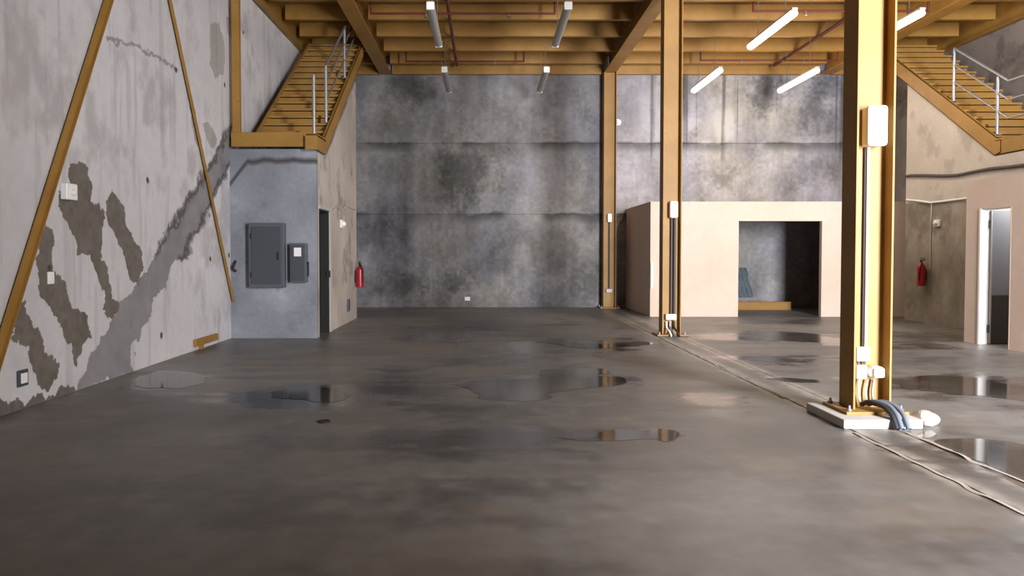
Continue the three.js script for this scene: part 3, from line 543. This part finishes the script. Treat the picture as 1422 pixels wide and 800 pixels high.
// ---------------------------------------------------------------- concrete wall under the right stair and pink washroom
const creaseD = onSide(1292, 300, RX).d;
const stairWallTex = texture(1024, 640, (u, v, o) => {
  const d = 8.9 + u * 7, y = v * 5.2, n = fbm(d * 1.1 + 4, y * 1.1 + 51, 6), m = fbm(d * 3.2 + 8, y * 2.6 + 3, 5), f = fbm(d * 15, y * 15 + 7, 3);
  o[0] = 186 + (n - 0.5) * 34 + (f - 0.5) * 10; o[1] = 176 + (n - 0.5) * 34 + (f - 0.5) * 10; o[2] = 164 + (n - 0.5) * 34 + (f - 0.5) * 10;
  mix3(o, [150, 140, 130], sstep(0.56, 0.74, m) * 0.45);
  const edge = 2.42 + (d > creaseD ? (d - creaseD) * 0.05 : (creaseD - d) * -0.03) + (f - 0.5) * 0.03;          // bare render below the painted part
  if (y < edge) { const g = (n - 0.5) * 60 + (m - 0.5) * 46 + (f - 0.5) * 14; o[0] = 142 + g; o[1] = 134 + g; o[2] = 122 + g; mix3(o, [104, 96, 78], sstep(0.5, 0.7, fbm(d * 2 + 31, y * 2 + 9, 4)) * 0.5); }
});
const stairWallMat = new THREE.MeshStandardMaterial({ map: stairWallTex, roughness: 0.85 });
structMesh('wall_stair_side', 'pale concrete wall under the railing stair with the extinguisher', sideSlab([[9.0, 0], [RE, 0], [RE, stairR.y0 + 0.16 - 0.27 + SL * (RE - stairR.d0)], [stairR.d0 + 0.05, stairR.y0 - 0.11], [9.0, stairR.y0 - 0.09]], RX, RX + 0.15), stairWallMat, { uv: (x, y, d) => [(d - 8.9) / 7, y / 5.2] });
{
  const far = onSide(1357, 478, WX).d, near = onSide(1401, 486, WX).d, h = 2.10;
  structMesh('wall_washroom', 'pink washroom wall with the narrow open doorway', sideSlab([[8.0, 0], [near, 0], [near, h], [far, h], [far, 0], [WE, 0], [WE, BT], [8.0, BT]], WX, WX + 0.12), pink);
  structMesh('wall_washroom_back', 'back wall of the pink washroom', box(WX + 0.12, RX, 0, BT, WE - 0.12, WE), pink);
  structMesh('wall_washroom_front', 'near wall of the pink washroom', box(WX + 0.12, RX, 0, BT, 8.0, 8.12), pink);
  structMesh('ceiling_washroom', 'flat top of the pink washroom', box(WX + 0.12, RX, BT - 0.1, BT, 8.12, WE - 0.12), pink);
  const d = structure('door_2', 'washroom door with a bright white jamb and an open grey leaf');
  part(d, 'jamb', box(WX - 0.01, WX + 0.13, 0, h, far - 0.045, far, 0.004), M.whitePlastic, { label: 'bright white jamb' });
  part(d, 'jamb', box(WX - 0.002, WX + 0.13, 0, h, near, near + 0.02, 0.004), pink); part(d, 'head', box(WX - 0.002, WX + 0.13, h - 0.02, h, near + 0.02, far - 0.045, 0.004), M.fitting);
  const leaf = part(d, 'leaf', box(WX + 0.16, WX + 0.82, 0.76, h - 0.03, far - 0.06, far - 0.02, 0.006), M.greyDoor, { label: 'grey door leaf' });
  part(leaf, 'kick_panel', box(WX + 0.16, WX + 0.82, 0.01, 0.755, far - 0.06, far - 0.02, 0.006), M.kick, { label: 'dark lower panel' });
  part(leaf, 'edge_strip', box(WX + 0.135, WX + 0.158, 0.01, h - 0.03, far - 0.075, far - 0.02, 0.004), M.fitting);
  for (const y of [0.24, 1.86]) part(d, 'hinge', tube([[WX + 0.125, y - 0.06, far - 0.06], [WX + 0.125, y + 0.06, far - 0.06]], 0.018, 8), M.panelDark);
}
{  // unseen lamp added to brighten the open washroom door leaf
  const t = thing('added_washroom_lamp', 'unseen lamp added under the washroom ceiling to light the door leaf', 'lamp', [8.35, BT - 0.16, 10.9]);
  part(t, 'base', new THREE.CylinderGeometry(0.11, 0.11, 0.03, 20).translate(8.35, BT - 0.116, -10.9), M.white);
  part(t, 'lamp_globe', new THREE.SphereGeometry(0.08, 16, 10).scale(1, 0.5, 1).translate(8.35, BT - 0.135, -10.9), new THREE.MeshStandardMaterial({ color: 0xffffff, emissive: new THREE.Color().setRGB(0.88, 0.94, 1), emissiveIntensity: 2, roughness: 0.5 }));
  const l = new THREE.PointLight(new THREE.Color().setRGB(0.88, 0.94, 1), 4.0); l.name = 'light_of_added_lamp'; l.position.set(0, 0.16 - 0.26, 0); l.castShadow = true; t.add(l);
}
{
  const cable = [[1252, 246], [1262, 244], [1285, 243.5], [1305, 244], [1330, 243], [1350, 239], [1378, 234], [1400, 232], [1440, 227]].map(([x, y]) => { const q = onSide(x, y, RX - 0.03); return [RX - 0.03, q.y, Math.min(q.d, RE - 0.03)]; });
  single('cable', 'thick dark cable strung along the concrete wall under the railing stair', 'cable', tube(cable, 0.028, 8, true), M.darkPipe);
  const pipe = [[1259, 277.5], [1275, 279], [1292, 281.5], [1310, 279.5], [1346, 275]].map(([x, y]) => { const q = onSide(x, y, RX - 0.02); return [RX - 0.02, q.y, Math.min(q.d, RE - 0.02)]; });
  single('conduit', 'white conduit sagging along the concrete wall above the extinguisher', 'conduit', tube(pipe, 0.022, 8), M.white);
  const q = onSide(1293, 282, RX - 0.02), r = onSide(1291, 372, RX - 0.02);
  single('conduit', 'thin grey conduit dropping beside the extinguisher under the railing stair', 'conduit', tube([[RX - 0.012, q.y, q.d], [RX - 0.012, r.y, r.d]], 0.011, 8), M.fitting);
  const e = onSide(1303, 310, RX);
  const t = thing('wall_lamp', 'small white bulkhead fitting on the concrete wall beside the thin conduit', 'lamp', [RX, e.y - 0.08, e.d]);
  part(t, 'base', box(RX - 0.05, RX - 0.001, e.y - 0.07, e.y + 0.07, e.d - 0.09, e.d + 0.09, 0.015), M.white); part(t, 'lens', new THREE.SphereGeometry(0.055, 14, 10).scale(0.9, 0.8, 1.1).translate(RX - 0.055, e.y, -e.d), M.whitePlastic);
}
function extinguisher(x, y, d, sx, label) {
  const t = thing('fire_extinguisher', label, 'extinguisher', [x, y, d]);
  const prof = [[0, 0], [0.07, 0], [0.082, 0.015], [0.082, 0.36], [0.07, 0.41], [0.035, 0.445], [0.03, 0.47], [0, 0.47]].map(([a, b]) => new THREE.Vector2(a, b));
  part(t, 'cylinder', new THREE.LatheGeometry(prof, 20).translate(x, y, -d), M.red);
  part(t, 'valve', [new THREE.CylinderGeometry(0.024, 0.024, 0.05, 12).translate(x, y + 0.495, -d), box(x - 0.015, x + 0.015, y + 0.515, y + 0.535, d - 0.11, d + 0.03), box(x - 0.012, x + 0.012, y + 0.55, y + 0.565, d - 0.1, d + 0.03)], M.black);
  part(t, 'hose', tube([[x, y + 0.5, d - 0.03], [x + 0.05 * sx, y + 0.46, d - 0.1], [x + 0.08 * sx, y + 0.28, d - 0.07], [x + 0.075 * sx, y + 0.1, d - 0.06]], 0.012, 8, true), M.black);
  part(t, 'label_sheet', [0.06, 0.24].map((k) => new THREE.CylinderGeometry(0.0835, 0.0835, 0.11, 12, 1, true, Math.PI * 0.62, Math.PI * 0.5).rotateY(sx > 0 ? 0.4 : -0.6).translate(x, y + k + 0.055, -d)), plain(0xe4dcda, 0.6, 0, { side: THREE.DoubleSide }), { label: 'pale printed labels' });
  part(t, 'bracket', box(x - sx * 0.1 - 0.012, x - sx * 0.08 + 0.012, y + 0.1, y + 0.35, d - 0.03, d + 0.03), M.black);
}
{ const q = onSide(499, 399, UX + 0.11); extinguisher(UX + 0.112, q.y, 15.85, 1, 'red fire extinguisher on the end of the pale meter room wall'); }
{ const q = onSide(1279, 397, RX - 0.11); extinguisher(RX - 0.112, q.y, q.d, -1, 'red fire extinguisher on the concrete wall under the railing stair'); }

// small fittings on walls and floor
{
  const e = onSide(473, 311, UX);
  let t = thing('wall_lamp', 'small white bulkhead fitting beside the meter room doorway', 'lamp', [UX, e.y - 0.08, e.d]);
  part(t, 'base', box(UX + 0.001, UX + 0.05, e.y - 0.08, e.y + 0.08, e.d - 0.1, e.d + 0.1, 0.015), M.white); part(t, 'lens', new THREE.SphereGeometry(0.055, 14, 10).translate(UX + 0.055, e.y, -e.d), M.whitePlastic);
  const pts = [[444, 289], [452, 291], [461, 293], [468, 287], [474, 292], [481, 286], [488, 289], [494, 291]].map(([x, y]) => { const q = onSide(x, y, UX + 0.014); return [UX + 0.014, q.y, q.d]; });
  single('cable', 'wavy grey cable along the pale wall above the meter room doorway', 'cable', tube(pts, 0.013, 8, true), M.fitting);
  const s = onSide(483, 424, UX);
  t = thing('wall_socket', 'dark socket low on the pale meter room wall', 'socket', [UX, s.y - 0.12, s.d]);
  part(t, 'plate', box(UX + 0.001, UX + 0.03, s.y - 0.12, s.y + 0.12, s.d - 0.1, s.d + 0.1, 0.006), M.panelGrey); part(t, 'insert', box(UX + 0.03, UX + 0.036, s.y - 0.07, s.y + 0.07, s.d - 0.05, s.d + 0.05), M.panelDark);
  const fit = (px, py, hw, hh, name, label, frame) => {
    const q = onSide(px, py, XL), o = thing(name, label, 'socket', [XL, q.y - hh, q.d]);
    part(o, 'plate', box(XL + 0.001, XL + 0.018, q.y - hh, q.y + hh, q.d - hw, q.d + hw, 0.005), frame ? M.panelDark : M.whitePlastic);
    part(o, 'insert', box(XL + 0.018, XL + 0.03, q.y - hh * 0.62, q.y + hh * 0.62, q.d - hw * 0.6, q.d + hw * 0.6, 0.004), M.whitePlastic);
  };
  fit(30, 525, 0.075, 0.075, 'wall_socket', 'white socket in a dark frame low on the white wall under the wide brace', true);
  fit(69, 386, 0.05, 0.06, 'wall_socket', 'small white socket plate set in a grey repair patch', false);
  const w = onSide(91, 266, XL);
  t = thing('alarm_box', 'white alarm box on the largest grey repair patch', 'alarm box', [XL, w.y - 0.08, w.d]);
  part(t, 'housing', box(XL + 0.001, XL + 0.07, w.y - 0.085, w.y + 0.08, w.d - 0.1, w.d + 0.1, 0.012), M.whitePlastic); part(t, 'lens', new THREE.SphereGeometry(0.035, 12, 8).translate(XL + 0.072, w.y - 0.01, -(w.d + 0.01)), M.white);
  const b = onFace(649, 415, DB);
  t = thing('wall_socket', 'tiny white socket low on the grey end wall', 'socket', [b.x, b.y - 0.05, DB]);
  part(t, 'plate', box(b.x - 0.07, b.x + 0.07, b.y - 0.05, b.y + 0.05, DB - 0.02, DB - 0.001, 0.005), M.white); part(t, 'insert', box(b.x - 0.04, b.x + 0.04, b.y - 0.03, b.y + 0.03, DB - 0.028, DB - 0.02), M.whitePlastic);
  const c = onFace(858, 170, DB);
  t = thing('smoke_sensor', 'small white sensor high on the end wall beside the farthest column', 'sensor', [c.x, c.y - 0.1, DB]);
  part(t, 'base', new THREE.CylinderGeometry(0.08, 0.08, 0.03, 18).rotateX(Math.PI / 2).translate(c.x, c.y, -(DB - 0.016)), M.white); part(t, 'dome', new THREE.SphereGeometry(0.06, 14, 10).translate(c.x, c.y, -(DB - 0.03)), M.whitePlastic);
  const f = onFloor(450, 586);
  t = thing('floor_drain', 'small black floor drain in the dark floor', 'drain', [f.x, 0, f.d]);
  part(t, 'rim', new THREE.TorusGeometry(0.05, 0.008, 6, 20).rotateX(Math.PI / 2).translate(f.x, 0.004, -f.d), M.black); part(t, 'cover', new THREE.CylinderGeometry(0.048, 0.048, 0.006, 18).translate(f.x, 0.004, -f.d), M.black);
}

// ---------------------------------------------------------------- hanging light fittings
const glow = new THREE.MeshStandardMaterial({ color: 0xffffff, emissive: new THREE.Color().setRGB(1.0, 0.84, 0.66), emissiveIntensity: 12, roughness: 0.5 });
const offTube = plain(0xa9a7a3, 0.4);
const LY = 5.37;
function fitting(x, d0, d1, lit, label, group) {
  const t = thing(lit ? 'light_fitting' : 'unlit_light_fitting', label, 'light fitting', [x, LY - 0.06, (d0 + d1) / 2], group);
  part(t, 'housing', box(x - 0.05, x + 0.05, LY + 0.035, LY + 0.085, d0, d1, 0.012), M.fitting);
  const body = new THREE.CapsuleGeometry(0.062, d1 - d0 - 0.13, 6, 16).rotateX(Math.PI / 2).scale(1.15, 0.95, 1).translate(x, LY, -(d0 + d1) / 2);
  part(t, lit ? 'lamp_tube' : 'diffuser', body, lit ? glow : offTube);
  for (const [a, b] of [[d0 - 0.012, d0 + 0.028], [d1 - 0.028, d1 + 0.012]]) if (!lit) part(t, 'end_cap', box(x - 0.066, x + 0.066, LY - 0.055, LY + 0.07, a, b, 0.012), M.whitePlastic);
  for (const d of [d0 + 0.4, d1 - 0.45]) part(t, 'suspension_wire', tube([[x, LY + 0.085, d], [x, JOIST + 0.3, d]], 0.006, 6), M.wire);
  if (lit) for (const [dx, dy, rx, ry] of [[0, -0.07, -Math.PI / 2, 0], [-0.085, 0, 0, Math.PI / 2], [0.085, 0, 0, -Math.PI / 2]]) {      // the round tube shines down and to both sides
    const l = new THREE.RectAreaLight(new THREE.Color().setRGB(1.0, 0.85, 0.69), dy ? 62 : 34, dy ? 0.13 : 0.11, d1 - d0);
    l.name = 'light_of_' + t.name; l.position.set(dx, LY + dy - t.position.y, 0);
    if (dy) l.rotation.x = rx; else l.rotation.set(-Math.PI / 2, 0, 0), l.quaternion.premultiply(new THREE.Quaternion().setFromAxisAngle(new THREE.Vector3(0, 0, 1), dx < 0 ? -Math.PI / 2 : Math.PI / 2));
    t.add(l);
  }
}
const xr = [5.10, 7.2], xm = [-0.87, 1.34];
for (const [x, where] of [[xr[0], 'row beside the columns'], [xr[1], 'row towards the railing stair']]) {
  fitting(x, 12.3, 14.4, true, 'glowing light tube over the open floor, in the ' + where);
  fitting(x, 16.15, 18.25, true, 'glowing light tube above the pink partition room, in the ' + where);
}
for (const [x, where] of [[xm[0], 'on the meter room side of the middle bay'], [xm[1], 'on the column side of the middle bay']]) {
  fitting(x, 12.0, 14.2, false, 'unlit light fitting over open floor, ' + where);
  fitting(x, 16.15, 18.2, false, 'unlit light fitting close to end wall, ' + where);
}

// ---------------------------------------------------------------- red sprinkler pipes
function sprinklerHead(t, x, y, d) { part(t, 'sprinkler_head', [new THREE.CylinderGeometry(0.02, 0.016, 0.07, 8).translate(x, y - 0.05, -d), new THREE.CylinderGeometry(0.04, 0.04, 0.008, 10).translate(x, y - 0.1, -d)], M.brass); }
const SY = JOIST - 0.09;
for (const [x, label] of [[-0.7, 'dark red sprinkler main running back through the middle bay'], [7.28, 'dark red sprinkler main running back between the glowing lights']]) {
  const t = thing('sprinkler_main', label, 'pipe', [x, SY, 14]);
  part(t, 'pipe', tube([[x, SY + 0.05, 9], [x, SY + 0.05, 18.8]], 0.035, 10), M.pipeRed);
  for (const d of [11.2, 13.55, 15.9, 18.2]) part(t, 'hanger', box(x - 0.008, x + 0.008, SY + 0.09, TOP - 0.001, d - 0.012, d + 0.012), M.galv);
}
for (const [x0, x1, d, where] of [[-2.2, 1.36, 14.5, 'crossing the middle bay over the nearer dark fittings'], [-1.9, 0.95, 18.1, 'crossing the middle bay close to the end wall'], [5.15, 8.5, 14.35, 'over the nearer glowing lights'], [5.2, 8.5, 18.0, 'over the pink partition room']]) {
  const t = thing('sprinkler_branch', 'dark red sprinkler pipe ' + where, 'pipe', [(x0 + x1) / 2, SY - 0.05, d]);
  part(t, 'pipe', tube([[x0, SY + 0.26, d], [x0, SY - 0.03, d], [x1, SY - 0.03, d], [x1, SY + 0.26, d]], 0.022, 8), M.pipeRed);
  sprinklerHead(t, x0 + (x1 - x0) * 0.3, SY, d); sprinklerHead(t, x0 + (x1 - x0) * 0.75, SY, d);
}

scene.traverse((o) => { if (o.isMesh) o.castShadow = o.receiveShadow = true; });
renderer.render(scene, camera);
